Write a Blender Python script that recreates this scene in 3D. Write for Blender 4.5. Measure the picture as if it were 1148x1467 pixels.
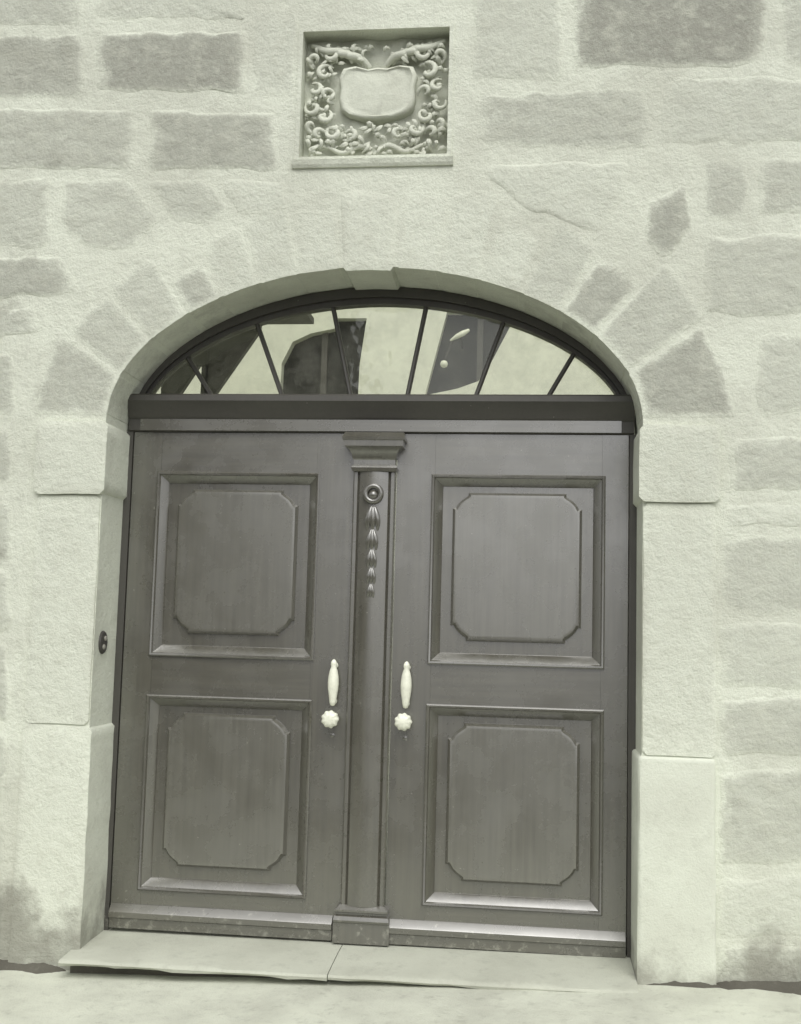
import bpy, bmesh, math, random
from mathutils import Vector, Matrix

for o in list(bpy.data.objects):
    bpy.data.objects.remove(o, do_unlink=True)
scene = bpy.context.scene
C = scene.collection
rad = math.radians

# ------------------------------------------------------------------ camera
cam_d = bpy.data.cameras.new('camera')
cam = bpy.data.objects.new('camera', cam_d)
C.objects.link(cam)
cam_d.sensor_fit = 'VERTICAL'
cam_d.sensor_height = 24.0
cam_d.lens = 24.0 * 1600.0 / 1467.0
cam_d.clip_end = 2000.0
cam_d.clip_start = 0.05
YAW, PITCH, ROLL = 0.11722544, 0.10122384, 0.02636457
right = Vector((math.cos(YAW), math.sin(YAW), 0))
fwd0 = Vector((-math.sin(YAW), math.cos(YAW), 0))
up0 = Vector((0, 0, 1))
fwd = fwd0 * math.cos(PITCH) + up0 * math.sin(PITCH)
up1 = up0 * math.cos(PITCH) - fwd0 * math.sin(PITCH)
r2 = right * math.cos(ROLL) + up1 * math.sin(ROLL)
u2 = up1 * math.cos(ROLL) - right * math.sin(ROLL)
M = Matrix((r2, u2, -fwd)).transposed().to_4x4()
M.translation = Vector((0.80, -5.30, 1.60))
cam.matrix_world = M
scene.camera = cam

# ------------------------------------------------------------------ sky, sun, exposure
SUN_FROM = Vector((0.16, -0.82, 1.12)).normalized()
w = bpy.data.worlds.new('World')
scene.world = w
w.use_nodes = True
nt = w.node_tree
nt.nodes.clear()
sky = nt.nodes.new('ShaderNodeTexSky')
sky.sky_type = 'NISHITA'
sky.sun_disc = False
sky.sun_elevation = math.asin(SUN_FROM.z)
sky.sun_rotation = math.atan2(SUN_FROM.x, SUN_FROM.y)
sky.dust_density = 1.5
hs = nt.nodes.new('ShaderNodeHueSaturation')
hs.inputs['Saturation'].default_value = 0.03
bg = nt.nodes.new('ShaderNodeBackground')
bg.inputs['Strength'].default_value = 0.15
wo = nt.nodes.new('ShaderNodeOutputWorld')
nt.links.new(sky.outputs[0], hs.inputs['Color'])
nt.links.new(hs.outputs[0], bg.inputs['Color'])
nt.links.new(bg.outputs[0], wo.inputs['Surface'])

sun_d = bpy.data.lights.new('sun', 'SUN')
sun_d.energy = 1.4
sun_d.angle = rad(42)
sun_d.color = (1.0, 0.98, 0.925)
sun = bpy.data.objects.new('sun', sun_d)
C.objects.link(sun)
sun.rotation_euler = SUN_FROM.to_track_quat('Z', 'Y').to_euler()

scene.view_settings.view_transform = 'Standard'
scene.view_settings.look = 'None'
scene.view_settings.gamma = 1.0
scene.view_settings.use_curve_mapping = False
scene.view_settings.exposure = 0.34

rnd = random.Random(11)

# ------------------------------------------------------------------ materials
def new_mat(name):
    m = bpy.data.materials.new(name)
    m.use_nodes = True
    n = m.node_tree.nodes
    n.clear()
    out = n.new('ShaderNodeOutputMaterial')
    b = n.new('ShaderNodeBsdfPrincipled')
    m.node_tree.links.new(b.outputs[0], out.inputs['Surface'])
    return m, n, m.node_tree.links, b

def coords(n, l, scale=(1, 1, 1)):
    tc = n.new('ShaderNodeTexCoord')
    mp = n.new('ShaderNodeMapping')
    mp.inputs['Scale'].default_value = scale
    l.new(tc.outputs['Object'], mp.inputs['Vector'])
    return mp.outputs[0]

def noise(n, l, vec, scale, detail=6, rough=0.6, dist=0.0):
    t = n.new('ShaderNodeTexNoise')
    t.inputs['Scale'].default_value = scale
    t.inputs['Detail'].default_value = detail
    t.inputs['Roughness'].default_value = rough
    t.inputs['Distortion'].default_value = dist
    l.new(vec, t.inputs['Vector'])
    return t.outputs['Fac']

def mix(n, l, fac, a, b, mode='MIX'):
    x = n.new('ShaderNodeMix')
    x.data_type = 'RGBA'
    x.blend_type = mode
    for sock, v in ((x.inputs[0], fac), (x.inputs[6], a), (x.inputs[7], b)):
        if isinstance(v, bpy.types.NodeSocket):
            l.new(v, sock)
        elif isinstance(v, tuple):
            sock.default_value = (*v, 1) if len(v) == 3 else v
        else:
            sock.default_value = v
    return x.outputs[2]

def ramp(n, l, fac, p0, p1, v0=0.0, v1=1.0):
    x = n.new('ShaderNodeMapRange')
    x.interpolation_type = 'SMOOTHSTEP'
    x.inputs[1].default_value = p0
    x.inputs[2].default_value = p1
    x.inputs[3].default_value = v0
    x.inputs[4].default_value = v1
    l.new(fac, x.inputs[0])
    return x.outputs[0]

def mth(n, l, op, a, b):
    x = n.new('ShaderNodeMath')
    x.operation = op
    for s, v in ((x.inputs[0], a), (x.inputs[1], b)):
        if isinstance(v, bpy.types.NodeSocket):
            l.new(v, s)
        else:
            s.default_value = v
    return x.outputs[0]

def bump(n, l, b, h, strength, dist):
    x = n.new('ShaderNodeBump')
    x.inputs['Strength'].default_value = strength
    x.inputs['Distance'].default_value = dist
    l.new(h, x.inputs['Height'])
    l.new(x.outputs[0], b.inputs['Normal'])

MORTAR = (0.735, 0.765, 0.655)

def grime_mask(n, l, v, zt=0.5):
    """splashed street dirt: ragged patches that thin out above knee height"""
    sx = n.new('ShaderNodeSeparateXYZ')
    l.new(v, sx.inputs[0])
    hgt = ramp(n, l, sx.outputs['Z'], 0.02, zt, 0.42, 0.0)
    corner = ramp(n, l, sx.outputs['X'], -1.75, -1.40, 0.12, 0.0)   # the sheltered street corner is dirtier
    hgt = mth(n, l, 'ADD', hgt, corner)
    g = noise(n, l, v, 4.5, 7, 0.65)
    return ramp(n, l, mth(n, l, 'ADD', hgt, g), 0.64, 0.98, 0.0, 0.7)

def masonry(name, use_core):
    m, n, l, b = new_mat(name)
    v = coords(n, l)
    big = noise(n, l, v, 1.6, 5, 0.6)
    med = noise(n, l, v, 9, 8, 0.7)
    fine = noise(n, l, v, 70, 6, 0.75)
    speck = noise(n, l, v, 240, 3, 0.6)
    mort = mix(n, l, ramp(n, l, big, 0.38, 0.68), MORTAR, (0.60, 0.615, 0.525))
    mort = mix(n, l, ramp(n, l, med, 0.46, 0.78, 0, 0.4), mort, (0.56, 0.575, 0.49))
    if use_core:
        oi = n.new('ShaderNodeObjectInfo')
        at = n.new('ShaderNodeAttribute')
        at.attribute_name = 'core'
        vs = coords(n, l, (4.0, 4.0, 11.0))
        bed = noise(n, l, vs, 1.7, 7, 0.65, 0.6)
        st = mix(n, l, mth(n, l, 'MULTIPLY', ramp(n, l, bed, 0.34, 0.74), oi.outputs['Alpha']), oi.outputs['Color'], (0.27, 0.265, 0.23))
        st = mix(n, l, ramp(n, l, med, 0.42, 0.72, 0, 0.6), st, (0.60, 0.615, 0.52))
        k = mth(n, l, 'ADD', at.outputs['Fac'], mth(n, l, 'MULTIPLY', mth(n, l, 'SUBTRACT', med, 0.5), 2.4))
        k = mth(n, l, 'ADD', k, mth(n, l, 'MULTIPLY', mth(n, l, 'SUBTRACT', fine, 0.5), 0.5))
        col = mix(n, l, ramp(n, l, k, 0.05, 1.0, 0.0, 0.9), mort, st)
    else:
        col = mort
    col = mix(n, l, ramp(n, l, fine, 0.52, 0.78, 0, 0.30), col, (0.36, 0.36, 0.31))
    col = mix(n, l, ramp(n, l, speck, 0.62, 0.74, 0, 0.45), col, (0.27, 0.265, 0.23))
    col = mix(n, l, grime_mask(n, l, v), col, (0.20, 0.192, 0.16))
    l.new(col, b.inputs['Base Color'])
    b.inputs['Roughness'].default_value = 0.92
    b.inputs['Specular IOR Level'].default_value = 0.2
    h = mth(n, l, 'ADD', med, mth(n, l, 'MULTIPLY', fine, 0.45))
    lump = noise(n, l, v, 26, 4, 0.6)
    h = mth(n, l, 'ADD', h, mth(n, l, 'MULTIPLY', lump, 0.5))
    bump(n, l, b, h, 0.7, 0.020)
    return m

M_MORTAR = masonry('lime_mortar', False)
M_STONE = masonry('rubble_stone', True)

def dressed(name, c1, c2, c3, dirt=True, bs=0.4):
    m, n, l, b = new_mat(name)
    v = coords(n, l)
    big = noise(n, l, v, 2.2, 6, 0.6)
    med = noise(n, l, v, 14, 8, 0.7)
    fine = noise(n, l, v, 110, 5, 0.75)
    col = mix(n, l, ramp(n, l, big, 0.35, 0.7), c1, c2)
    col = mix(n, l, ramp(n, l, med, 0.5, 0.8, 0, 0.5), col, c3)
    col = mix(n, l, ramp(n, l, fine, 0.55, 0.75, 0, 0.4), col, c3)
    if dirt:
        col = mix(n, l, grime_mask(n, l, v, 0.30), col, (0.24, 0.232, 0.195))
    l.new(col, b.inputs['Base Color'])
    b.inputs['Roughness'].default_value = 0.88
    b.inputs['Specular IOR Level'].default_value = 0.25
    bump(n, l, b, mth(n, l, 'ADD', med, mth(n, l, 'MULTIPLY', fine, 0.5)), bs, 0.008)
    return m

M_DRESSED = dressed('dressed_limestone', (0.68, 0.71, 0.61), (0.61, 0.63, 0.54), (0.45, 0.46, 0.39), bs=0.7)
M_PLAQUE = dressed('carved_limestone', (0.66, 0.685, 0.585), (0.58, 0.595, 0.505), (0.34, 0.34, 0.29), dirt=False, bs=0.7)
M_STEP = dressed('worn_step_stone', (0.50, 0.515, 0.435), (0.43, 0.44, 0.37), (0.28, 0.28, 0.24), dirt=False, bs=0.6)
M_PAVE = dressed('dusty_pavement', (0.64, 0.66, 0.56), (0.50, 0.51, 0.435), (0.22, 0.22, 0.185), dirt=False, bs=1.0)
M_PLASTER = dressed('courtyard_plaster', (0.76, 0.775, 0.66), (0.70, 0.71, 0.61), (0.6, 0.61, 0.52), dirt=False)

def paint(name, c, c2, rough, grain=(70, 70, 2.2), bs=0.2, coat=0.0):
    m, n, l, b = new_mat(name)
    v = coords(n, l)
    gv = coords(n, l, grain)
    g = noise(n, l, gv, 1.0, 6, 0.65)
    big = noise(n, l, v, 3.0, 6, 0.6)
    fine = noise(n, l, v, 160, 3, 0.6)
    col = mix(n, l, ramp(n, l, g, 0.2, 0.85), c, c2)
    col = mix(n, l, ramp(n, l, big, 0.45, 0.75, 0, 0.3), col, c2)
    sx = n.new('ShaderNodeSeparateXYZ')
    l.new(v, sx.inputs[0])
    splash = mth(n, l, 'ADD', ramp(n, l, sx.outputs['Z'], 0.05, 0.34, 0.22, 0.0), noise(n, l, v, 26, 5, 0.7))
    col = mix(n, l, ramp(n, l, splash, 0.74, 0.86, 0, 0.4), col, (0.36, 0.355, 0.295))
    chips = noise(n, l, v, 48, 2, 0.5)
    col = mix(n, l, ramp(n, l, chips, 0.765, 0.79, 0, 0.6), col, (0.42, 0.42, 0.35))
    l.new(col, b.inputs['Base Color'])
    rr = ramp(n, l, big, 0.3, 0.7, rough - 0.06, rough + 0.12)
    l.new(rr, b.inputs['Roughness'])
    b.inputs['Specular IOR Level'].default_value = 0.95
    b.inputs['Coat Weight'].default_value = coat
    l.new(ramp(n, l, noise(n, l, v, 5.5, 6, 0.65), 0.3, 0.7, 0.20, 0.34), b.inputs['Coat Roughness'])
    b.inputs['Coat IOR'].default_value = 2.0
    bump(n, l, b, mth(n, l, 'ADD', g, mth(n, l, 'MULTIPLY', fine, 0.35)), bs, 0.0025)
    return m

M_DOOR = paint('aged_door_paint', (0.094, 0.089, 0.067), (0.052, 0.049, 0.037), 0.34, grain=(52, 52, 2.0), bs=0.14, coat=1.0)
M_PANEL = paint('lighter_panel_paint', (0.122, 0.118, 0.094), (0.070, 0.067, 0.053), 0.34, grain=(52, 52, 2.0), bs=0.14, coat=1.0)  # raised fields toned lighter than the stiles and rails
M_DOOR_RAIL = paint('aged_rail_paint', (0.094, 0.089, 0.067), (0.052, 0.049, 0.037), 0.34, grain=(2.0, 52, 52), bs=0.14, coat=1.0)
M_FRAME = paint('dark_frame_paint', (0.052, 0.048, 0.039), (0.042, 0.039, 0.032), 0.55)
M_TIMBER = paint('tarred_timber', (0.060, 0.056, 0.046), (0.045, 0.042, 0.035), 0.7)

def plain(name, c, rough, metal=0.0, spec=0.5, var=0.12):
    m, n, l, b = new_mat(name)
    v = coords(n, l)
    t = noise(n, l, v, 40, 5, 0.6)
    col = mix(n, l, ramp(n, l, t, 0.35, 0.7), c, tuple(x * (1 - var) for x in c))
    l.new(col, b.inputs['Base Color'])
    b.inputs['Roughness'].default_value = rough
    b.inputs['Metallic'].default_value = metal
    b.inputs['Specular IOR Level'].default_value = spec
    bump(n, l, b, t, 0.1, 0.001)
    return m

M_PORCELAIN = plain('ivory_enamel', (0.82, 0.83, 0.70), 0.16, var=0.14)
M_DARKMETAL = plain('dark_cast_metal', (0.055, 0.052, 0.045), 0.45)
M_BUTTON = plain('grey_button', (0.30, 0.295, 0.25), 0.4)
M_SOIL = dressed('street_dirt', (0.115, 0.11, 0.09), (0.085, 0.08, 0.066), (0.20, 0.195, 0.16), dirt=False, bs=0.8)
M_ASPHALT = dressed('worn_asphalt', (0.085, 0.084, 0.074), (0.065, 0.064, 0.056), (0.12, 0.118, 0.10), dirt=False, bs=0.7)
M_ROOF = plain('dark_roof_tile', (0.12, 0.11, 0.09), 0.8)
M_DARKGLASS = plain('dark_window_glass', (0.022, 0.022, 0.02), 0.55, spec=0.2)

def glass():
    m = bpy.data.materials.new('old_window_glass')
    m.use_nodes = True
    n, l = m.node_tree.nodes, m.node_tree.links
    n.clear()
    out = n.new('ShaderNodeOutputMaterial')
    tr = n.new('ShaderNodeBsdfTransparent')
    tr.inputs['Color'].default_value = (0.90, 0.91, 0.86, 1)
    gl = n.new('ShaderNodeBsdfGlossy')
    gl.inputs['Roughness'].default_value = 0.03
    fr = n.new('ShaderNodeFresnel')
    fr.inputs['IOR'].default_value = 1.5
    mx = n.new('ShaderNodeMixShader')
    v = coords(n, l)
    wv = noise(n, l, v, 7, 2, 0.5)
    bp = n.new('ShaderNodeBump')
    bp.inputs['Strength'].default_value = 0.3
    bp.inputs['Distance'].default_value = 0.01
    l.new(wv, bp.inputs['Height'])
    l.new(bp.outputs[0], gl.inputs['Normal'])
    l.new(fr.outputs[0], mx.inputs[0])
    l.new(tr.outputs[0], mx.inputs[1])
    l.new(gl.outputs[0], mx.inputs[2])
    df = n.new('ShaderNodeBsdfDiffuse')
    df.inputs['Color'].default_value = (0.55, 0.55, 0.47, 1)
    m2 = n.new('ShaderNodeMixShader')
    l.new(ramp(n, l, noise(n, l, v, 9, 7, 0.7), 0.35, 0.75, 0.02, 0.12), m2.inputs[0])
    l.new(mx.outputs[0], m2.inputs[1])
    l.new(df.outputs[0], m2.inputs[2])
    l.new(m2.outputs[0], out.inputs['Surface'])
    return m

M_GLASS = glass()

# ------------------------------------------------------------------ mesh helpers
def link_mesh(name, bm, mat, parent=None, smooth=35):
    bmesh.ops.recalc_face_normals(bm, faces=bm.faces[:])
    me = bpy.data.meshes.new(name)
    bm.to_mesh(me)
    bm.free()
    if smooth:
        for p in me.polygons:
            p.use_smooth = True
        me.set_sharp_from_angle(angle=rad(smooth))
    me.materials.append(mat)
    o = bpy.data.objects.new(name, me)
    C.objects.link(o)
    if parent:
        o.parent = parent
    return o

def empty(name, loc=(0, 0, 0)):
    o = bpy.data.objects.new(name, None)
    o.empty_display_size = 0.2
    C.objects.link(o)
    return o

def tag(o, label=None, cat=None, group=None, kind=None):
    if label:
        o['label'] = label
    if cat:
        o['category'] = cat
    if group:
        o['group'] = group
    if kind:
        o['kind'] = kind
    return o

def add_prism(bm, poly, y0, y1):
    """poly in (x, z); solid between the planes y0 (front) and y1 (back)"""
    a = [bm.verts.new((x, y0, z)) for x, z in poly]
    b = [bm.verts.new((x, y1, z)) for x, z in poly]
    n = len(poly)
    bm.faces.new(a)
    bm.faces.new(b[::-1])
    for i in range(n):
        j = (i + 1) % n
        bm.faces.new((a[i], b[i], b[j], a[j]))

def add_box(bm, x0, x1, y0, y1, z0, z1):
    add_prism(bm, [(x0, z0), (x1, z0), (x1, z1), (x0, z1)], y0, y1)

def bevel(bm, width, seg=2, angle=40):
    es = [e for e in bm.edges if len(e.link_faces) == 2 and e.calc_face_angle(0) > rad(angle)]
    bmesh.ops.bevel(bm, geom=es, offset=width, segments=seg, profile=0.6, affect='EDGES')

def add_holed(bm, outer, holes, y0, y1):
    """plate with holes, front at y0, reveals back to y1"""
    edges = []
    loops = []
    for lp in [outer] + holes:
        vs = [bm.verts.new((x, y0, z)) for x, z in lp]
        es = [bm.edges.new((vs[i], vs[(i + 1) % len(vs)])) for i in range(len(vs))]
        edges += es
        loops.append(vs)
    bmesh.ops.triangle_fill(bm, use_beauty=True, use_dissolve=False, edges=edges, normal=(0, -1, 0))
    for vs in loops:
        bk = [bm.verts.new((v.co.x, y1, v.co.z)) for v in vs]
        for i in range(len(vs)):
            j = (i + 1) % len(vs)
            bm.faces.new((vs[i], vs[j], bk[j], bk[i]))

def add_profile_x(bm, prof, x0, x1):
    """profile polygon in (y, z) pulled along x"""
    a = [bm.verts.new((x0, y, z)) for y, z in prof]
    b = [bm.verts.new((x1, y, z)) for y, z in prof]
    n = len(prof)
    bm.faces.new(a)
    bm.faces.new(b[::-1])
    for i in range(n):
        j = (i + 1) % n
        bm.faces.new((a[i], b[i], b[j], a[j]))

def add_profile_z(bm, prof, z0, z1):
    a = [bm.verts.new((x, y, z0)) for x, y in prof]
    b = [bm.verts.new((x, y, z1)) for x, y in prof]
    n = len(prof)
    bm.faces.new(a)
    bm.faces.new(b[::-1])
    for i in range(n):
        j = (i + 1) % n
        bm.faces.new((a[i], b[i], b[j], a[j]))

def add_lathe(bm, prof, origin, axis='Z', seg=20, lobes=0, amp=0.0):
    """prof: list of (radius, height along axis)"""
    ox, oy, oz = origin
    rings = []
    for r, h in prof:
        ring = []
        for k in range(seg):
            t = 2 * math.pi * k / seg
            q = r * (1 + amp * math.cos(lobes * t))
            c, s = math.cos(t) * q, math.sin(t) * q
            if axis == 'Z':
                p = (ox + c, oy + s, oz + h)
            elif axis == 'Y':
                p = (ox + c, oy + h, oz + s)
            else:
                p = (ox + h, oy + c, oz + s)
            ring.append(bm.verts.new(p))
        rings.append(ring)
    for a, b in zip(rings, rings[1:]):
        for k in range(seg):
            j = (k + 1) % seg
            bm.faces.new((a[k], a[j], b[j], b[k]))
    bm.faces.new(rings[0])
    bm.faces.new(rings[-1][::-1])

def add_tube(bm, pts, radii, seg=8, flat=1.0):
    """tapered tube through points; flat squeezes it in y"""
    rings = []
    for i, p in enumerate(pts):
        p = Vector(p)
        d = (Vector(pts[min(i + 1, len(pts) - 1)]) - Vector(pts[max(i - 1, 0)])).normalized()
        u = Vector((0, 1, 0)) - d * d.y
        u.normalize()
        v = d.cross(u)
        ring = []
        for k in range(seg):
            t = 2 * math.pi * k / seg
            ring.append(bm.verts.new(p + u * math.cos(t) * radii[i] * flat + v * math.sin(t) * radii[i]))
        rings.append(ring)
    for a, b in zip(rings, rings[1:]):
        for k in range(seg):
            j = (k + 1) % seg
            bm.faces.new((a[k], a[j], b[j], b[k]))
    bm.faces.new(rings[0])
    bm.faces.new(rings[-1][::-1])

def inset_poly(poly, d):
    n = len(poly)
    area = sum(poly[i][0] * poly[(i + 1) % n][1] - poly[(i + 1) % n][0] * poly[i][1] for i in range(n))
    sgn = 1 if area > 0 else -1
    out = []
    for i in range(n):
        p0, p1, p2 = Vector(poly[i - 1]), Vector(poly[i]), Vector(poly[(i + 1) % n])
        e1, e2 = (p1 - p0), (p2 - p1)
        if e1.length < 1e-9 or e2.length < 1e-9:
            out.append(tuple(p1))
            continue
        e1.normalize()
        e2.normalize()
        n1 = Vector((-e1.y, e1.x)) * sgn
        n2 = Vector((-e2.y, e2.x)) * sgn
        m = (n1 + n2)
        if m.length < 1e-6:
            m = n1
        m.normalize()
        k = d / max(0.5, m.dot(n1))
        out.append(tuple(p1 + m * k))
    return out

def add_rings(bm, poly, rings, cap=True, base=True):
    """stack of inset copies of poly: rings = [(inset, y)]"""
    prev = None
    for i, (d, y) in enumerate(rings):
        vs = [bm.verts.new((x, y, z)) for x, z in (inset_poly(poly, d) if d else poly)]
        if prev:
            for k in range(len(vs)):
                j = (k + 1) % len(vs)
                bm.faces.new((prev[k], prev[j], vs[j], vs[k]))
        elif base:
            bm.faces.new(vs[::-1])
        prev = vs
    if cap:
        cvx = bm.verts.new((sum(v.co.x for v in prev) / len(prev), rings[-1][1], sum(v.co.z for v in prev) / len(prev)))
        for k in range(len(prev)):
            bm.faces.new((prev[k], prev[(k + 1) % len(prev)], cvx))

def rect(x0, x1, z0, z1):
    return [(x0, z0), (x1, z0), (x1, z1), (x0, z1)]

# ------------------------------------------------------------------ ground
def ground_z(x, y):
    return -0.018 + 0.11 * math.tanh(x / 2.6) - 0.10 * math.tanh(max(0.0, -y) / 5.0)

def road_z(x, y):
    return ground_z(x, y) - 0.12

bm = bmesh.new()
def axis_steps():
    a = [0.0]
    s = 0.16
    while a[-1] < 400:
        a.append(a[-1] + s)
        if a[-1] > 3.2:
            s *= 1.35
    return [-q for q in a[:0:-1]] + a
ax = axis_steps()
gv = [[bm.verts.new((x, y, road_z(x, y) + (rnd.uniform(-0.003, 0.003) if abs(x) < 4 and abs(y) < 4 else 0))) for y in ax] for x in ax]
for i in range(len(ax) - 1):
    for j in range(len(ax) - 1):
        bm.faces.new((gv[i][j], gv[i + 1][j], gv[i + 1][j + 1], gv[i][j + 1]))
tag(link_mesh('ground', bm, M_ASPHALT, smooth=60), kind='structure')
def sheet(name, mat, x0, x1, y0, y1, lift, kerb):
    bm = bmesh.new()
    nx, ny = int((x1 - x0) / 0.2), max(2, int((y1 - y0) / 0.14))
    g = [[bm.verts.new((x0 + (x1 - x0) * i / nx, y0 + (y1 - y0) * j / ny, ground_z(x0 + (x1 - x0) * i / nx, y0 + (y1 - y0) * j / ny) + lift + rnd.uniform(-0.002, 0.002))) for j in range(ny + 1)] for i in range(nx + 1)]
    for i in range(nx):
        for j in range(ny):
            bm.faces.new((g[i][j], g[i + 1][j], g[i + 1][j + 1], g[i][j + 1]))
    if kerb:
        lo = [bm.verts.new((r[0].co.x, y0, r[0].co.z - 0.2)) for r in g]
        for i in range(nx):
            bm.faces.new((g[i][0], lo[i], lo[i + 1], g[i + 1][0]))
    tag(link_mesh(name, bm, mat, smooth=60), kind='structure')
sheet('pavement', M_PAVE, -12, 12, -2.20, 0.8, 0.0, True)
sheet('courtyard_floor', M_PAVE, -8, 6, 0.802, 6.2, -0.05, False)

# ------------------------------------------------------------------ the wall
A, ZS, RISE, PEXP = 1.315, 2.60, 0.755, 1.93
def arch_pt(t, grow=0.0):
    c, s = math.cos(t), max(0.0, math.sin(t))
    x = (A + grow) * math.copysign(abs(c) ** (2 / PEXP), c)
    z = ZS + (RISE + grow) * s ** (2 / PEXP)
    return (x, z)

def arch_normal(t):
    x, z = arch_pt(min(max(t, 0.02), math.pi - 0.02))
    g = Vector((x / A ** 2, (z - ZS) / RISE ** 2))
    g.normalize()
    q = Vector((x, z - 1.75))
    q.normalize()
    g = g * 0.55 + q * 0.45
    g.normalize()
    return g

wall = tag(empty('stone_wall'), 'pale mortared rubble stone wall pierced by the arched doorway', 'wall')

WT = 0.52
PLQ = (-0.385, 0.360, 3.925, 4.585)       # recess of the carved plaque
bm = bmesh.new()
GROW = 0.003
outer = [(-7, -0.6), (-A - GROW, -0.6)] + [arch_pt(math.pi - math.pi * k / 40, GROW) for k in range(41)] + [(A + GROW, -0.6), (7, -0.6), (7, 5.7), (-7, 5.7)]
add_holed(bm, outer, [rect(PLQ[0] - 0.002, PLQ[1] + 0.002, PLQ[2] - 0.002, PLQ[3] + 0.002)], 0.0, WT)
link_mesh('mortar_core', bm, M_MORTAR, wall, smooth=30)

def lerp3(a, b, t):
    return tuple(a[i] + (b[i] - a[i]) * t for i in range(3))
def tone_color(t):
    j = rnd.uniform(-0.05, 0.05)
    c = lerp3((0.715, 0.745, 0.640), (0.190, 0.185, 0.160), min(1, max(0, t * 0.92 + j)))
    return (*c, min(1, 0.08 + t * 0.9))

def rough_outline(poly, step=0.085, jit=0.007, keep=()):
    pts = []
    n = len(poly)
    for i in range(n):
        a, b = Vector(poly[i]), Vector(poly[(i + 1) % n])
        k = max(1, int(round((b - a).length / step)))
        for q in range(k):
            p = a + (b - a) * (q / k)
            pts.append((p, i in keep))
    pts = [(p + (Vector((0, 0)) if kp else Vector((rnd.uniform(-jit, jit), rnd.uniform(-jit, jit)))), kp) for p, kp in pts]
    out = []
    n = len(pts)
    for i in range(n):
        (p, kp), (q, _) = pts[i], pts[(i + 1) % n]
        out.append(tuple(p * 0.75 + q * 0.25))
        out.append(tuple(p * 0.25 + q * 0.75))
    return out

def stone(name, poly, tone, h=0.004, depth=0.03, core=(0, 0, 0.25, 0.7, 1.0), jit=0.016, front=0.0, parent=None):
    o2 = rough_outline(poly, jit=jit)
    xs = [p[0] for p in o2]
    zs = [p[1] for p in o2]
    lim = 0.38 * min(max(xs) - min(xs), max(zs) - min(zs))
    mx_, mz_ = sum(xs) / len(xs), sum(zs) / len(zs)
    avr = 0.5 * min(max(xs) - min(xs), max(zs) - min(zs)) + 0.12 * max(max(xs) - min(xs), max(zs) - min(zs))
    ins = [0, 0, min(0.012, lim * 0.2), min(0.034, lim * 0.5), min(0.075, lim * 0.9)]
    ys = [front + depth, front - 0.0005, front - h * 0.55, front - h, front - h * 1.1]
    bm = bmesh.new()
    lay = bm.verts.layers.float.new('core')
    prev = None
    for r in range(5):
        k_ = ins[r] / avr
        ring = [(mx_ + (x - mx_) * (1 - k_), mz_ + (z - mz_) * (1 - k_)) for x, z in o2]
        vs = []
        for x, z in ring:
            v = bm.verts.new((x, ys[r] + (rnd.uniform(-0.0012, 0.0012) if r >= 2 else 0), z))
            v[lay] = core[r]
            vs.append(v)
        if prev:
            for k in range(len(vs)):
                j = (k + 1) % len(vs)
                bm.faces.new((prev[k], prev[j], vs[j], vs[k]))
        prev = vs
    cxm = sum(v.co.x for v in prev) / len(prev)
    czm = sum(v.co.z for v in prev) / len(prev)
    cv = bm.verts.new((cxm, ys[4] - 0.002, czm))
    cv[lay] = 1.0
    for k in range(len(prev)):
        bm.faces.new((prev[k], prev[(k + 1) % len(prev)], cv))
    ob = link_mesh(name, bm, M_STONE, parent or wall, smooth=50)
    ob.color = tone_color(tone)
    return ob

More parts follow.
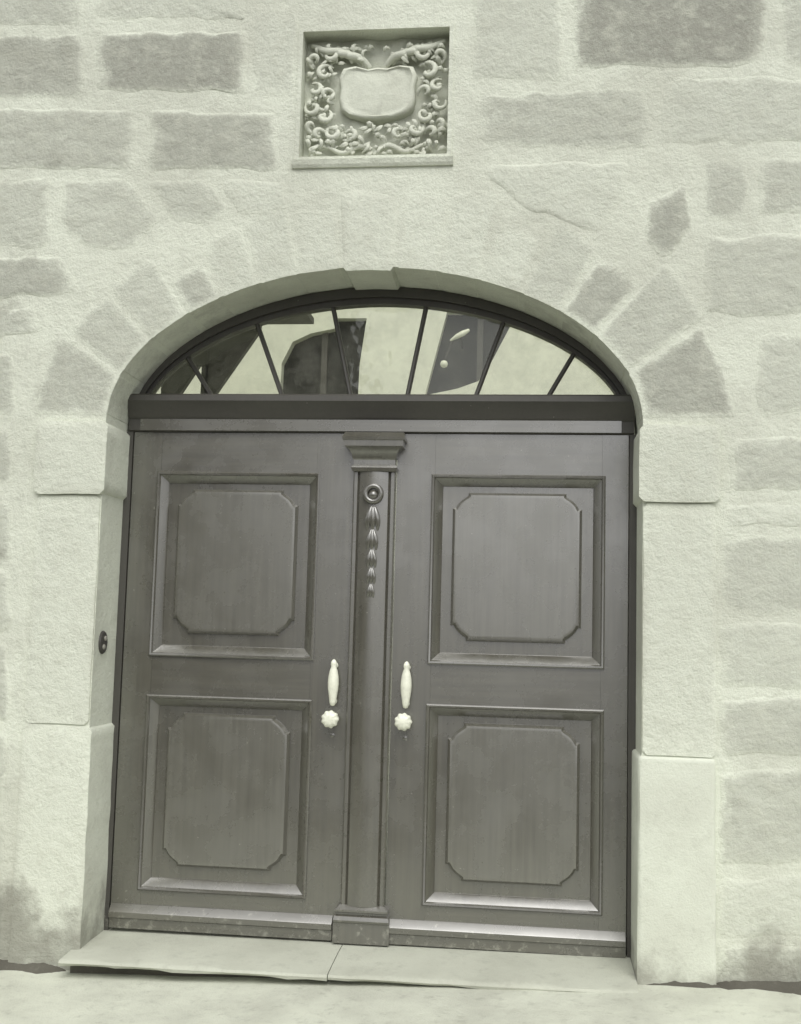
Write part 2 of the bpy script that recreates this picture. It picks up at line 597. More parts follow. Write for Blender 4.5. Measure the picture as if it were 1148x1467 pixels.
STONES = [
    (0.6, [(-2.28, 4.63), (-1.54, 4.61), (-1.52, 4.28), (-2.26, 4.30)]),
    (0.72, [(-1.49, 4.63), (-0.68, 4.60), (-0.67, 4.28), (-1.47, 4.30)]),
    (0.45, [(-2.25, 4.24), (-1.25, 4.21), (-1.23, 3.89), (-2.23, 3.91)]),
    (0.55, [(-1.18, 4.19), (-0.50, 4.17), (-0.48, 3.86), (-1.17, 3.88)]),
    (0.12, [(-0.64, 4.73), (-0.43, 4.72), (-0.41, 4.24), (-0.62, 4.25)]),
    (0.2, [(-1.51, 4.96), (-0.71, 4.92), (-0.70, 4.67), (-1.50, 4.70)]),
    (0.3, [(-2.31, 4.99), (-1.58, 4.96), (-1.56, 4.68), (-2.29, 4.70)]),
    (0.42, [(0.50, 4.22), (0.77, 4.23), (1.34, 4.23), (1.34, 3.93), (0.91, 3.94), (0.51, 3.98)]),
    (0.8, [(0.97, 4.81), (1.92, 4.77), (1.90, 4.45), (1.83, 4.34), (1.44, 4.34), (0.97, 4.36)]),
    (0.15, [(0.48, 4.83), (0.92, 4.82), (0.92, 4.30), (0.49, 4.31)]),
    (0.3, [(1.97, 4.77), (2.20, 4.76), (2.19, 4.32), (1.97, 4.33)]),
    (0.18, [(1.41, 4.28), (2.19, 4.26), (2.19, 3.94), (1.41, 3.96)]),
    (0.5, [(1.60, 3.88), (1.81, 3.87), (1.80, 3.56), (1.60, 3.57)]),
    (0.5, [(1.86, 3.87), (2.19, 3.86), (2.18, 3.58), (1.86, 3.58)]),
    (0.38, [(1.60, 3.49), (2.18, 3.48), (2.18, 3.10), (1.60, 3.10)]),
    (0.3, [(1.84, 3.01), (2.18, 3.01), (2.17, 2.63), (1.84, 2.63)]),
    (0.5, [(1.72, 2.52), (2.17, 2.52), (2.17, 2.28), (1.72, 2.27)]),
    (0.1, [(1.70, 2.20), (2.17, 2.21), (2.17, 2.11), (1.70, 2.10)]),
    (0.42, [(1.68, 2.05), (2.17, 2.06), (2.16, 1.70), (1.68, 1.69)]),
    (0.32, [(1.67, 1.65), (2.16, 1.66), (2.16, 1.37), (1.67, 1.36)]),
    (0.42, [(1.67, 1.31), (2.16, 1.33), (2.15, 1.07), (1.67, 1.05)]),
    (0.45, [(1.66, 0.99), (2.15, 1.01), (2.15, 0.59), (1.66, 0.56)]),
    (0.15, [(1.66, 0.51), (2.15, 0.54), (2.14, 0.28), (1.66, 0.25)]),
    (0.5, [(1.66, 0.21), (2.14, 0.24), (2.14, 0.05), (1.66, 0.02)]),
    (0.62, [(1.52, 3.75), (1.56, 3.55), (1.42, 3.37), (1.30, 3.49), (1.34, 3.67)]),
    (0.08, [(0.57, 3.87), (1.26, 3.86), (1.24, 3.70), (1.11, 3.52), (0.77, 3.63), (0.57, 3.81)]),
    (0.3, [(-2.23, 3.85), (-1.68, 3.84), (-1.66, 3.48), (-2.20, 3.49)]),
    (0.5, [(-2.20, 3.43), (-1.59, 3.43), (-1.48, 3.26), (-1.69, 3.22), (-2.18, 3.21)]),
    (0.3, [(-2.18, 3.15), (-1.74, 3.16), (-1.68, 3.04), (-2.17, 2.98)]),
    (0.35, [(-2.16, 2.93), (-1.82, 2.93), (-1.80, 2.62), (-2.14, 2.62)]),
    (0.3, [(-2.13, 2.54), (-1.80, 2.54), (-1.78, 2.25), (-2.11, 2.25)]),
    (0.3, [(-2.11, 2.17), (-1.79, 2.17), (-1.77, 1.88), (-2.09, 1.88)]),
    (0.3, [(-2.08, 1.82), (-1.77, 1.83), (-1.75, 1.52), (-2.06, 1.51)]),
    (0.35, [(-2.06, 1.46), (-1.75, 1.47), (-1.73, 1.09), (-2.03, 1.08)]),
    (0.3, [(-2.03, 1.03), (-1.74, 1.04), (-1.72, 0.69), (-2.00, 0.68)]),
    (0.3, [(-2.00, 0.63), (-1.72, 0.64), (-1.70, 0.33), (-1.98, 0.31)]),
    (0.45, [(-1.97, 0.27), (-1.70, 0.28), (-1.68, -0.03), (-1.95, -0.04)]),
    (0.28, [(-1.61, 3.84), (-1.25, 3.83), (-1.10, 3.62), (-1.21, 3.46), (-1.49, 3.49), (-1.60, 3.56)]),
    (0.3, [(-1.17, 3.83), (-0.84, 3.82), (-0.73, 3.66), (-0.77, 3.58), (-1.02, 3.61)]),
    (0.1, [(-0.79, 3.82), (-0.45, 3.81), (-0.42, 3.65), (-0.67, 3.62)]),
]

for tone, poly in STONES:
    if min(p[0] for p in poly) > 1.55 and max(p[1] for p in poly) < 3.9:
        tone *= 0.72                      # the stones beside the jamb are a paler bed
    stone('stone', poly, tone, h=rnd.uniform(0.002, 0.006))

# further courses beyond the frame of the photograph
for side in (-1, 1):
    z = -0.05
    while z < 5.5:
        hh = rnd.uniform(0.24, 0.36)
        x = 2.36 if side < 0 else 2.25
        while x < 5.0:
            wd = rnd.uniform(0.3, 0.75)
            stone('stone', rect(*sorted((side * x, side * (x + wd))), z + 0.02, z + hh - 0.02), rnd.uniform(0.1, 0.65), h=rnd.uniform(0.002, 0.006))
            x += wd + 0.05
        z += hh + 0.03
x = -2.3
while x < 2.1:
    wd = rnd.uniform(0.35, 0.75)
    stone('stone', rect(x, x + wd, 5.04, 5.36), rnd.uniform(0.1, 0.6))
    x += wd + 0.05

# voussoirs: full depth wedges round the arch, from the right springing to the left
TONES = [0.66, 0.34, 0.60, 0.22, 0.05, 0.0, 0.0, 0.06, 0.05, 0.10, 0.14, 0.52, 0.22, 0.36, 0.42]
REACH = [0.44, 0.46, 0.36, 0.38, 0.34, 0.42, 0.36, 0.40, 0.36, 0.38, 0.30, 0.22, 0.34, 0.36, 0.40]
ts = [math.pi * k / 400 for k in range(401)]
cum = [0.0]
for a, b in zip(ts, ts[1:]):
    cum.append(cum[-1] + (Vector(arch_pt(b)) - Vector(arch_pt(a))).length)
def t_at(s):
    for k in range(400):
        if cum[k + 1] >= s:
            return ts[k] + (ts[k + 1] - ts[k]) * (s - cum[k]) / (cum[k + 1] - cum[k])
    return math.pi
NV = 15
wts = [1.15, 1.1, 0.95, 1.0, 1.05, 0.95, 1.0, 1.25, 1.0, 1.0, 0.95, 0.9, 1.05, 1.05, 1.1]
tot = sum(wts)
s0 = 0.0
for k in range(NV):
    s1 = s0 + cum[-1] * wts[k] / tot
    ta, tb = t_at(s0), t_at(s1)
    key = (k == 7)
    drop = -0.016 if key else 0.0
    inner = [Vector(arch_pt(ta + (tb - ta) * q / 4, drop)) for q in range(5)]
    na, nb = arch_normal(ta), arch_normal(tb)
    if k == 0:
        na = Vector((1, 0))
    if k == NV - 1:
        nb = Vector((-1, 0))
    g = 0.005
    da = (inner[1] - inner[0]).normalized() * g
    db = (inner[-1] - inner[-2]).normalized() * g
    inner[0] = inner[0] + da
    inner[-1] = inner[-1] - db
    r = REACH[k]
    ra, rb = r * rnd.uniform(0.9, 1.1), r * rnd.uniform(0.9, 1.1)
    oa = inner[0] + na * ra + da * 1.2
    ob_ = inner[-1] + nb * rb - db * 1.2
    om = (oa + ob_) / 2 + (na + nb).normalized() * 0.02
    poly = [tuple(p) for p in inner] + [tuple(ob_), tuple(om), tuple(oa)]
    stone('voussoir', poly, TONES[k], h=0.0025 if not key else 0.005, depth=0.36, core=(0.6, 0.2, 0.10, 0.5, 1.0), jit=0.002)
    s0 = s1

# dressed jambs: guard stone, jamb shaft and impost block each side
def dressed_block(name, x0, x1, y0, y1, z0, z1, bev, mat=M_DRESSED):
    bm = bmesh.new()
    nx, nz = 3, max(2, int((z1 - z0) / 0.14))
    for q in range(nz):
        pass
    add_box(bm, x0, x1, y0, y1, z0, z1)
    bmesh.ops.subdivide_edges(bm, edges=[e for e in bm.edges if abs((e.verts[0].co - e.verts[1].co).z) > 0.2], cuts=nz, use_grid_fill=True)
    bevel(bm, bev, 3)
    for v in bm.verts:
        if v.co.y < 0.1:
            v.co.x += rnd.uniform(-0.0025, 0.0025)
            v.co.y += rnd.uniform(-0.0025, 0.0025)
    return link_mesh(name, bm, mat, wall, smooth=40)

for sgn in (-1, 1):
    def X(a, b):
        return sorted((sgn * a, sgn * b))
    gtop = 1.075 if sgn < 0 else 1.035
    soft = (0.2, 0.0, 0.1, 0.5, 0.9)
    if sgn > 0:
        dressed_block('jamb_guard_stone', 1.300, 1.645, -0.034, 0.34, -0.2, gtop, 0.020)
    else:
        stone('jamb_guard_stone', rect(-1.655, -1.302, -0.15, gtop), 0.0, h=0.004, depth=0.36, core=soft, jit=0.004, front=-0.008)
    stone('jamb_shaft', rect(*X(1.322, 1.650), gtop + 0.004, 2.198), 0.02, h=0.003, depth=0.36, core=soft, jit=0.003, front=-0.008)
    stone('impost_block', rect(*X(1.300, 1.668), 2.206, 2.572), 0.10 if sgn > 0 else 0.05, h=0.004, depth=0.37, core=soft, jit=0.003, front=-0.022)

# ------------------------------------------------------------------ carved plaque
pq = tag(empty('carved_plaque'), 'weathered carved stone coat of arms panel set above the arch', 'plaque')
x0, x1, z0, z1 = PLQ
bm = bmesh.new()
add_holed(bm, rect(x0 - 0.022, x1 + 0.022, z0 - 0.015, z1 + 0.018), [rect(x0, x1, z0, z1)], -0.006, 0.12)
link_mesh('frame', bm, M_MORTAR, pq, smooth=0)
bm = bmesh.new()
add_profile_x(bm, [(0.08, z0 - 0.060), (-0.012, z0 - 0.060), (-0.020, z0 - 0.046), (-0.026, z0 - 0.022), (-0.012, z0 - 0.016), (0.08, z0 - 0.016)], x0 - 0.032, x1 + 0.032)
link_mesh('ledge', bm, M_MORTAR, pq, smooth=0)
bm = bmesh.new()
NXG, NZG = 30, 28
grid = []
for i in range(NXG + 1):
    col = []
    for j in range(NZG + 1):
        x = x0 + (x1 - x0) * i / NXG
        z = z0 + (z1 - z0) * j / NZG
        y = 0.100 + 0.012 * math.sin(x * 31 + 2 * math.sin(z * 17)) * math.sin(z * 29 + 1.3) + rnd.uniform(-0.004, 0.004)
        col.append(bm.verts.new((x, y, z)))
    grid.append(col)
for i in range(NXG):
    for j in range(NZG):
        bm.faces.new((grid[i][j], grid[i + 1][j], grid[i + 1][j + 1], grid[i][j + 1]))
link_mesh('relief_ground', bm, M_PLAQUE, pq, smooth=60)
cx, cz = -0.005, 4.275
half = [(x * 0.90, z * 0.92) for x, z in [(0.0, 0.150), (0.06, 0.142), (0.13, 0.160), (0.200, 0.150), (0.222, 0.10), (0.210, 0.04), (0.216, -0.03), (0.205, -0.085), (0.160, -0.120), (0.090, -0.142), (0.0, -0.152)]]
outline = [(cx + x, cz + z) for x, z in half] + [(cx - x, cz + z) for x, z in half[-2:0:-1]]
bm = bmesh.new()
prev = None
for sc, y in ((1, 0.11), (1, 0.060), (0.97, 0.046), (0.90, 0.040), (0.86, 0.046), (0.72, 0.044), (0.50, 0.041), (0.28, 0.039)):
    vs = [bm.verts.new((cx + (x - cx) * sc, y + rnd.uniform(-0.004, 0.004), cz + (z - cz) * sc)) for x, z in outline]
    if prev:
        for k in range(len(vs)):
            j = (k + 1) % len(vs)
            bm.faces.new((prev[k], prev[j], vs[j], vs[k]))
    prev = vs
cv = bm.verts.new((cx, 0.038, cz))
for k in range(len(prev)):
    bm.faces.new((prev[k], prev[(k + 1) % len(prev)], cv))
link_mesh('shield', bm, M_PLAQUE, pq, smooth=60)

def scroll(ox, oz, r, a0, turns, sg, th, y=0.065):
    bm = bmesh.new()
    pts, rr = [], []
    N = 18
    for i in range(N + 1):
        t = i / N
        a = a0 + sg * turns * 2 * math.pi * t
        q = r * (1 - 0.82 * t)
        pts.append((ox + q * math.cos(a), y - 0.022 * math.sin(math.pi * t) - 0.012 * t, oz + q * math.sin(a)))
        rr.append(th * (0.45 + 0.75 * math.sin(math.pi * min(1, t * 1.05 + 0.05)) + 0.25 * t))
    add_tube(bm, pts, rr, 7, 0.9)
    return bm
SC = [(0.262, 4.385, 0.052, 2.4, 0.9, -1), (0.315, 4.300, 0.045, 1.2, 0.9, 1), (0.250, 4.270, 0.042, 3.4, 0.8, -1),
      (0.318, 4.205, 0.046, 0.6, 0.9, -1), (0.262, 4.150, 0.044, 2.0, 0.9, 1), (0.322, 4.110, 0.034, 4.0, 0.8, 1),
      (0.205, 4.075, 0.046, 1.0, 0.9, -1), (0.120, 4.055, 0.042, 0.2, 0.9, 1), (0.285, 4.055, 0.034, 3.0, 0.8, -1),
      (0.318, 4.455, 0.038, 5.0, 0.9, 1), (0.225, 4.480, 0.040, 0.7, 0.8, -1)]
for a in SC:
    for s in (-1, 1):
        ox, oz, r, a0, tn, sg = a
        k = rnd.uniform(0.9, 1.12)
        bm = scroll(-0.012 + s * ox, oz + rnd.uniform(-0.008, 0.008), r * k, a0 if s > 0 else math.pi - a0, tn, sg * s, 0.0105 * k)
        link_mesh('leaf_scroll', bm, M_PLAQUE, pq, smooth=60)
def lobe(ox, oz, ln, ang, wd, y):
    bm = bmesh.new()
    d = Vector((math.cos(ang), 0, math.sin(ang)))
    pts = [tuple(Vector((ox, y, oz)) + d * (ln * (t - 0.5)) + Vector((0, -0.020 * math.sin(math.pi * t) + 0.012 * t, 0)) + Vector((-d.z, 0, d.x)) * (0.25 * ln * math.sin(math.pi * t))) for t in (0, 0.25, 0.5, 0.75, 1)]
    add_tube(bm, pts, [wd * 0.45, wd, wd * 1.05, wd * 0.7, wd * 0.12], 6, 0.8)
    return bm
taken = 0
while taken < 260:
    ox, oz = rnd.uniform(x0 + 0.02, x1 - 0.02), rnd.uniform(z0 + 0.02, z1 - 0.05)
    if abs(ox - cx) < 0.225 and -0.165 < oz - cz < 0.17:
        continue
    ang = math.atan2(oz - cz, ox - cx) + rnd.choice((-1, 1)) * rnd.uniform(0.5, 1.3)
    link_mesh('leaf', lobe(ox, oz, rnd.uniform(0.03, 0.06), ang, rnd.uniform(0.007, 0.012), rnd.uniform(0.048, 0.078)), M_PLAQUE, pq, smooth=60)
    taken += 1
for s in (-1, 1):
    for k in range(3):
        bm = bmesh.new()
        pts = [(-0.012 + s * (0.04 + 0.035 * k + (0.17 + 0.03 * k) * t), 0.080 - 0.035 * math.sin(math.pi * t), 4.455 + 0.02 * k - 0.03 * (1 - t) + (0.075 - 0.012 * k) * t + 0.012 * math.sin(7 * t)) for t in [i / 10 for i in range(11)]]
        add_tube(bm, pts, [0.010 + 0.010 * math.sin(math.pi * (0.15 + 0.75 * i / 10)) for i in range(11)], 7, 0.9)
        link_mesh('mantling', bm, M_PLAQUE, pq, smooth=60)
    bm = bmesh.new()
    pts = [(-0.012 + s * (0.02 + 0.27 * t), 0.075 - 0.02 * math.sin(math.pi * t), 3.985 + 0.020 * math.sin(9 * t)) for t in [i / 14 for i in range(15)]]
    add_tube(bm, pts, [0.017 - 0.008 * (i / 14) for i in range(15)], 7, 0.9)
    link_mesh('ribbon', bm, M_PLAQUE, pq, smooth=60)

# ------------------------------------------------------------------ fanlight with its frame
DY = 0.30                                   # front plane of the door leaves
fan = tag(empty('fanlight'), 'dark arched fanlight frame with radiating bars above the double door', 'window')
ZT = 2.765
def arch_at_z(inset):
    pts = []
    for k in range(61):
        t = math.pi * k / 60
        x = (A - 0.42 * inset) * math.copysign(abs(math.cos(t)) ** (2 / PEXP), math.cos(t))
        z = ZS + (RISE - inset) * max(0, math.sin(t)) ** (2 / PEXP)
        pts.append((x, z))
    return pts
def ring_frame(i0, i1, y0, y1, zmin):
    a = [p for p in arch_at_z(i0)]
    b = [p for p in arch_at_z(i1)]
    bm = bmesh.new()
    q = []
    for (ax_, az_), (bx_, bz_) in zip(a, b):
        az_, bz_ = max(az_, zmin), max(bz_, zmin)
        q.append([bm.verts.new((ax_, y0, az_)), bm.verts.new((bx_, y0, bz_)), bm.verts.new((bx_, y1, bz_)), bm.verts.new((ax_, y1, az_))])
    for u, v in zip(q, q[1:]):
        for k in range(4):
            j = (k + 1) % 4
            try:
                bm.faces.new((u[k], u[j], v[j], v[k]))
            except ValueError:
                pass
    bmesh.ops.remove_doubles(bm, verts=bm.verts[:], dist=1e-5)
    return bm
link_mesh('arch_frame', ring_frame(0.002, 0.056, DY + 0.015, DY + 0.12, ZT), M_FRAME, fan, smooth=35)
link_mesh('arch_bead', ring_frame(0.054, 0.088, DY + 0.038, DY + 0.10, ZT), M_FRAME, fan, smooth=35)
bm = bmesh.new()
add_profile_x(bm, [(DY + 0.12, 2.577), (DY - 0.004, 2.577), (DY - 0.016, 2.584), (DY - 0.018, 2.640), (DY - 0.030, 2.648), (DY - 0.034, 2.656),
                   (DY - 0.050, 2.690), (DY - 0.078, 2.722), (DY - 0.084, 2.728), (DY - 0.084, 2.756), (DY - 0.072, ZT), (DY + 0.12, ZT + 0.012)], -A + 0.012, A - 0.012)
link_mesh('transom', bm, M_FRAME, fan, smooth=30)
bm = bmesh.new()
add_box(bm, -1.24, 1.24, DY - 0.024, DY - 0.014, 2.582, 2.642)
bevel(bm, 0.004)
link_mesh('transom_fillet', bm, M_DOOR_RAIL, fan, smooth=30)
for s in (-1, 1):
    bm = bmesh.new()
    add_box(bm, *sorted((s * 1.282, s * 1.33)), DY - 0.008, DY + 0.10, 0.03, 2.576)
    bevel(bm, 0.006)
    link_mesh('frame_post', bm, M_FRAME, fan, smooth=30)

BARS = [(-1.035, -0.872), (-0.650, -0.498), (-0.248, -0.138), (0.236, 0.148), (0.635, 0.498), (1.000, 0.862)]
def fan_z(x, inset):
    u = min(1.0, abs(x) / (A - 0.42 * inset))
    return ZS + (RISE - inset) * (1 - u ** PEXP) ** (1 / PEXP)
bar_tops = []
for xt, xb in BARS:
    # run the bar up to the bead
    t = 1.0
    zt = 2.77
    for q in range(200):
        z = 2.77 + q * 0.004
        x = xb + (xt - xb) * (z - ZT) / (3.22 - ZT if abs(xt) < 0.4 else (3.13 - ZT if abs(xt) < 0.8 else 2.98 - ZT))
        if z >= fan_z(x, 0.07):
            break
        zt, xe = z, x
    bar_tops.append((xe, zt))
    bm = bmesh.new()
    pts = [(xb, DY + 0.062, ZT - 0.01), (xe, DY + 0.062, zt + 0.02)]
    d = Vector((xe - xb, 0, zt - ZT)).normalized()
    px = Vector((d.z, 0, -d.x)) * 0.011
    vs = []
    for p in pts:
        p = Vector(p)
        vs.append([bm.verts.new(p + px + Vector((0, -0.008, 0))), bm.verts.new(p + px * 0.45 + Vector((0, -0.018, 0))), bm.verts.new(p - px * 0.45 + Vector((0, -0.018, 0))), bm.verts.new(p - px + Vector((0, -0.008, 0))), bm.verts.new(p - px + Vector((0, 0.02, 0))), bm.verts.new(p + px + Vector((0, 0.02, 0)))])
    for k in range(6):
        bm.faces.new((vs[0][k], vs[0][(k + 1) % 6], vs[1][(k + 1) % 6], vs[1][k]))
    bm.faces.new(vs[0])
    bm.faces.new(vs[1][::-1])
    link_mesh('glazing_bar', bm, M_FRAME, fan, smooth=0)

edges_b = [-1.27] + [xb for _, xb in BARS] + [1.27]
tops = [(-1.27, ZT + 0.02)] + bar_tops + [(1.27, ZT + 0.02)]
for k in range(7):
    poly = [(edges_b[k], ZT), (edges_b[k + 1], ZT)]
    (xa, za), (xb_, zb) = tops[k], tops[k + 1]
    arc = []
    for q in range(11):
        x = xb_ + (xa - xb_) * q / 10
        arc.append((x, max(ZT + 0.01, fan_z(x, 0.07))))
    poly += arc
    bm = bmesh.new()
    yy = DY + 0.064 + rnd.uniform(-0.001, 0.001)
    add_prism(bm, poly, yy, yy + 0.003)
    link_mesh('pane', bm, M_GLASS, fan, smooth=0)

# ------------------------------------------------------------------ door leaves
PZ = [(0.244, 1.216), (1.413, 2.367)]        # lower and upper panel openings
PXL = (-1.140, -0.280)
PXR = (0.296, 1.165)

def field_outline(x0, x1, z0, z1):
    c = 0.078
    corner = [(0.0, c), (0.016, c - 0.001), (0.021, c - 0.010), (0.030, c - 0.024), (0.043, c - 0.037), (0.057, c - 0.048), (0.068, c - 0.055), (0.0775, c - 0.062), (c + 0.001, 0.0)]
    pts = []
    pts += [(x0 + a, z0 + b) for a, b in corner]
    pts += [(x1 - a, z0 + b) for a, b in corner[::-1]]
    pts += [(x1 - a, z1 - b) for a, b in corner]
    pts += [(x0 + a, z1 - b) for a, b in corner[::-1]]
    return pts

def moulding(x0, x1, z0, z1):
    bm = bmesh.new()
    prof = [(0.000, DY + 0.004), (0.000, DY - 0.012), (0.006, DY - 0.017), (0.014, DY - 0.015), (0.018, DY - 0.008), (0.019, DY - 0.004), (0.053, DY + 0.0252), (0.057, DY + 0.033), (0.066, DY + 0.05)]
    rings = []
    for d, y in prof:
        rings.append([bm.verts.new((x, y, z)) for x, z in rect(x0 + d, x1 - d, z0 + d, z1 - d)])
    for a, b in zip(rings, rings[1:]):
        for k in range(4):
            j = (k + 1) % 4
            bm.faces.new((a[k], a[j], b[j], b[k]))
    return bm

def leaf(name, lx0, lx1, px, label):
    root = tag(empty(name), label, 'door')
    for xa, xb in ((lx0, px[0] + 0.016), (px[1] - 0.016, lx1)):
        bm = bmesh.new()
        add_box(bm, xa, xb, DY, DY + 0.055, 0.055, 2.574)
        bevel(bm, 0.0018, 1)
        link_mesh('stile', bm, M_DOOR, root, smooth=0)
    for za, zb in ((0.055, PZ[0][0] + 0.016), (PZ[0][1] - 0.016, PZ[1][0] + 0.016), (PZ[1][1] - 0.016, 2.574)):
        bm = bmesh.new()
        add_box(bm, px[0] + 0.0165, px[1] - 0.0165, DY + 0.0006, DY + 0.055, za, zb)
        bevel(bm, 0.0018, 1)
        link_mesh('rail', bm, M_DOOR_RAIL, root, smooth=0)
    for a, b in PZ:
        bm = bmesh.new()
        add_box(bm, px[0] + 0.03, px[1] - 0.03, DY + 0.034, DY + 0.056, a + 0.03, b - 0.03)
        pn = link_mesh('panel', bm, M_DOOR, root, smooth=0)
        link_mesh('panel_moulding', moulding(px[0], px[1], a, b), M_DOOR, pn, smooth=25)
        fo = field_outline(px[0] + 0.108, px[1] - 0.112, a + 0.118, b - 0.088)
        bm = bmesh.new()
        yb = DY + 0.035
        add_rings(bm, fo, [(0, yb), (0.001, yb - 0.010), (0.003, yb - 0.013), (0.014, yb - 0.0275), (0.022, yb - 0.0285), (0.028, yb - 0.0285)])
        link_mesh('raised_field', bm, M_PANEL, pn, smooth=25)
    bm = bmesh.new()
    add_profile_x(bm, [(DY + 0.002, 0.170), (DY - 0.004, 0.172), (DY - 0.034, 0.143), (DY - 0.038, 0.138), (DY - 0.038, 0.126), (DY - 0.038, 0.112), (DY - 0.024, 0.104), (DY - 0.024, 0.058), (DY + 0.002, 0.056)], lx0 + 0.004 if lx0 < -1 else 0.125, lx1 - 0.004 if lx1 > 1 else -0.142)
    link_mesh('weatherboard', bm, M_DOOR_RAIL, root, smooth=25)
    return root

def handle(root, x):
    h = empty('door_handle')
    h.parent = root
    bm = bmesh.new()
    yo = DY - 0.040
    prof = [(0.001, 0.0), (0.012, 0.004), (0.017, 0.020), (0.021, 0.05), (0.0265, 0.085), (0.028, 0.115), (0.026, 0.145), (0.020, 0.175), (0.013, 0.196), (0.016, 0.206), (0.015, 0.217), (0.008, 0.228), (0.001, 0.232)]
    add_lathe(bm, prof, (x, yo, 1.192), 'Z', 20)
    link_mesh('grip', bm, M_PORCELAIN, h, smooth=60)
    for dz in (0.022, 0.200):
        bm = bmesh.new()
        add_lathe(bm, [(0.016, 0.0), (0.014, -0.006), (0.008, -0.010), (0.008, -0.040)], (x, DY, 1.192 + dz), 'Y', 14)
        link_mesh('handle_post', bm, M_PORCELAIN, h, smooth=40)
    bm = bmesh.new()
    add_lathe(bm, [(0.034, 0.0), (0.034, -0.004), (0.028, -0.009), (0.015, -0.012), (0.014, -0.026), (0.026, -0.032), (0.038, -0.042), (0.043, -0.056), (0.041, -0.068), (0.032, -0.079), (0.018, -0.085), (0.002, -0.087)], (x - 0.008, DY, 1.128), 'Y', 54, 9, 0.06)
    link_mesh('knob', bm, M_PORCELAIN, h, smooth=60)
    bm = bmesh.new()
    bm2 = [(0.012, 0.0), (0.012, -0.004), (0.009, -0.006)]
    add_lathe(bm, bm2, (x - 0.004, DY, 1.045), 'Y', 12)
    link_mesh('keyhole_cover', bm, M_DOOR, h, smooth=40)

leafL = leaf('door_leaf', -1.277, 0.112, PXL, 'dark panelled door leaf that carries the carved central pilaster')
leafR = leaf('door_leaf', 0.118, 1.277, PXR, 'dark panelled door leaf beside the pilaster, without carving')
handle(leafL, -0.170)
handle(leafR, 0.196)

# central pilaster on the first leaf
PX0, PX1 = -0.102, 0.114
pil = empty('pilaster')
pil.parent = leafL
bm = bmesh.new()
w_ = PX1 - PX0
prof = [(PX0, DY + 0.002), (PX0, DY - 0.022), (PX0 + 0.006, DY - 0.028), (PX0 + 0.022, DY - 0.028), (PX0 + 0.028, DY - 0.020), (PX0 + 0.034, DY - 0.030)]
cxp = (PX0 + PX1) / 2
for q in range(9):
    u = -1 + 2 * q / 8
    prof.append((cxp + u * (w_ / 2 - 0.036), DY - 0.034 - 0.012 * (1 - u * u)))
prof += [(PX1 - 0.034, DY - 0.030), (PX1 - 0.028, DY - 0.020), (PX1 - 0.022, DY - 0.028), (PX1 - 0.006, DY - 0.028), (PX1, DY - 0.022), (PX1, DY + 0.002)]
add_profile_z(bm, prof, 0.228, 2.40)
link_mesh('pilaster_shaft', bm, M_DOOR, pil, smooth=25)

def stacked(name, layers, mat=M_DOOR):
    """layers: (half width, depth, z) rings round the pilaster axis"""
    bm = bmesh.new()
    prev = None
    for hw, dp, z in layers:
        vs = [bm.verts.new(p) for p in ((cxp - hw, DY + 0.002, z), (cxp - hw, DY - dp, z), (cxp + hw, DY - dp, z), (cxp + hw, DY + 0.002, z))]
        if prev:
            for k in range(4):
                j = (k + 1) % 4
                bm.faces.new((prev[k], prev[j], vs[j], vs[k]))
        else:
            bm.faces.new(vs)
        prev = vs
    bm.faces.new(prev[::-1])
    return link_mesh(name, bm, mat, pil, smooth=25)
stacked('capital', [(0.106, 0.046, 2.372), (0.112, 0.052, 2.376), (0.118, 0.056, 2.392), (0.112, 0.050, 2.402), (0.106, 0.046, 2.408), (0.106, 0.046, 2.432),
                    (0.112, 0.052, 2.440), (0.116, 0.058, 2.462), (0.128, 0.074, 2.482), (0.148, 0.098, 2.496), (0.150, 0.100, 2.524), (0.158, 0.106, 2.528), (0.160, 0.108, 2.540), (0.150, 0.074, 2.570)])
stacked('pilaster_base', [(0.138, 0.052, 0.056), (0.138, 0.052, 0.152), (0.132, 0.064, 0.158), (0.136, 0.068, 0.168), (0.132, 0.062, 0.186), (0.124, 0.046, 0.192), (0.124, 0.046, 0.200), (0.130, 0.060, 0.206), (0.130, 0.060, 0.216), (0.118, 0.046, 0.226), (0.112, 0.030, 0.234)])
drop = empty('carved_drop')
drop.parent = pil
YP = DY - 0.046
bm = bmesh.new()
# ring knob at the head: an open torus with a boss
rings = []
for i in range(22):
    a = 2 * math.pi * i / 22
    ring = []
    for k in range(8):
        b = 2 * math.pi * k / 8
        rr = 0.040 + 0.014 * math.cos(b)
        ring.append(bm.verts.new((cxp + rr * math.cos(a), YP - 0.008 - 0.016 * math.sin(b), 2.258 + rr * math.sin(a))))
    rings.append(ring)
for i in range(22):
    u, v = rings[i], rings[(i + 1) % 22]
    for k in range(8):
        bm.faces.new((u[k], u[(k + 1) % 8], v[(k + 1) % 8], v[k]))
add_lathe(bm, [(0.030, 0.006), (0.026, -0.010), (0.014, -0.024), (0.003, -0.028)], (cxp, YP, 2.252), 'Y', 14)
link_mesh('ring_rosette', bm, M_DOOR, drop, smooth=60)
def husk(z, ln, wd):
    bm = bmesh.new()
    for s in (-1, 0, 1):
        pts, rr = [], []
        for i in range(8):
            t = i / 7
            pts.append((cxp + s * wd * (0.25 + 0.75 * math.sin(math.pi * t * 0.62)), YP + 0.006 - 0.013 * math.sin(math.pi * (0.15 + 0.8 * t)), z - ln * t))
            rr.append(max(0.002, wd * 0.62 * math.sin(math.pi * (0.12 + 0.80 * t))))
        add_tube(bm, pts, rr, 8, 0.7)
    link_mesh('husk', bm, M_DOOR, drop, smooth=60)
z = 2.196
for ln, wd in ((0.125, 0.026), (0.105, 0.021), (0.095, 0.018), (0.085, 0.016), (0.072, 0.013)):
    husk(z, ln, wd)
    z -= ln * 0.96

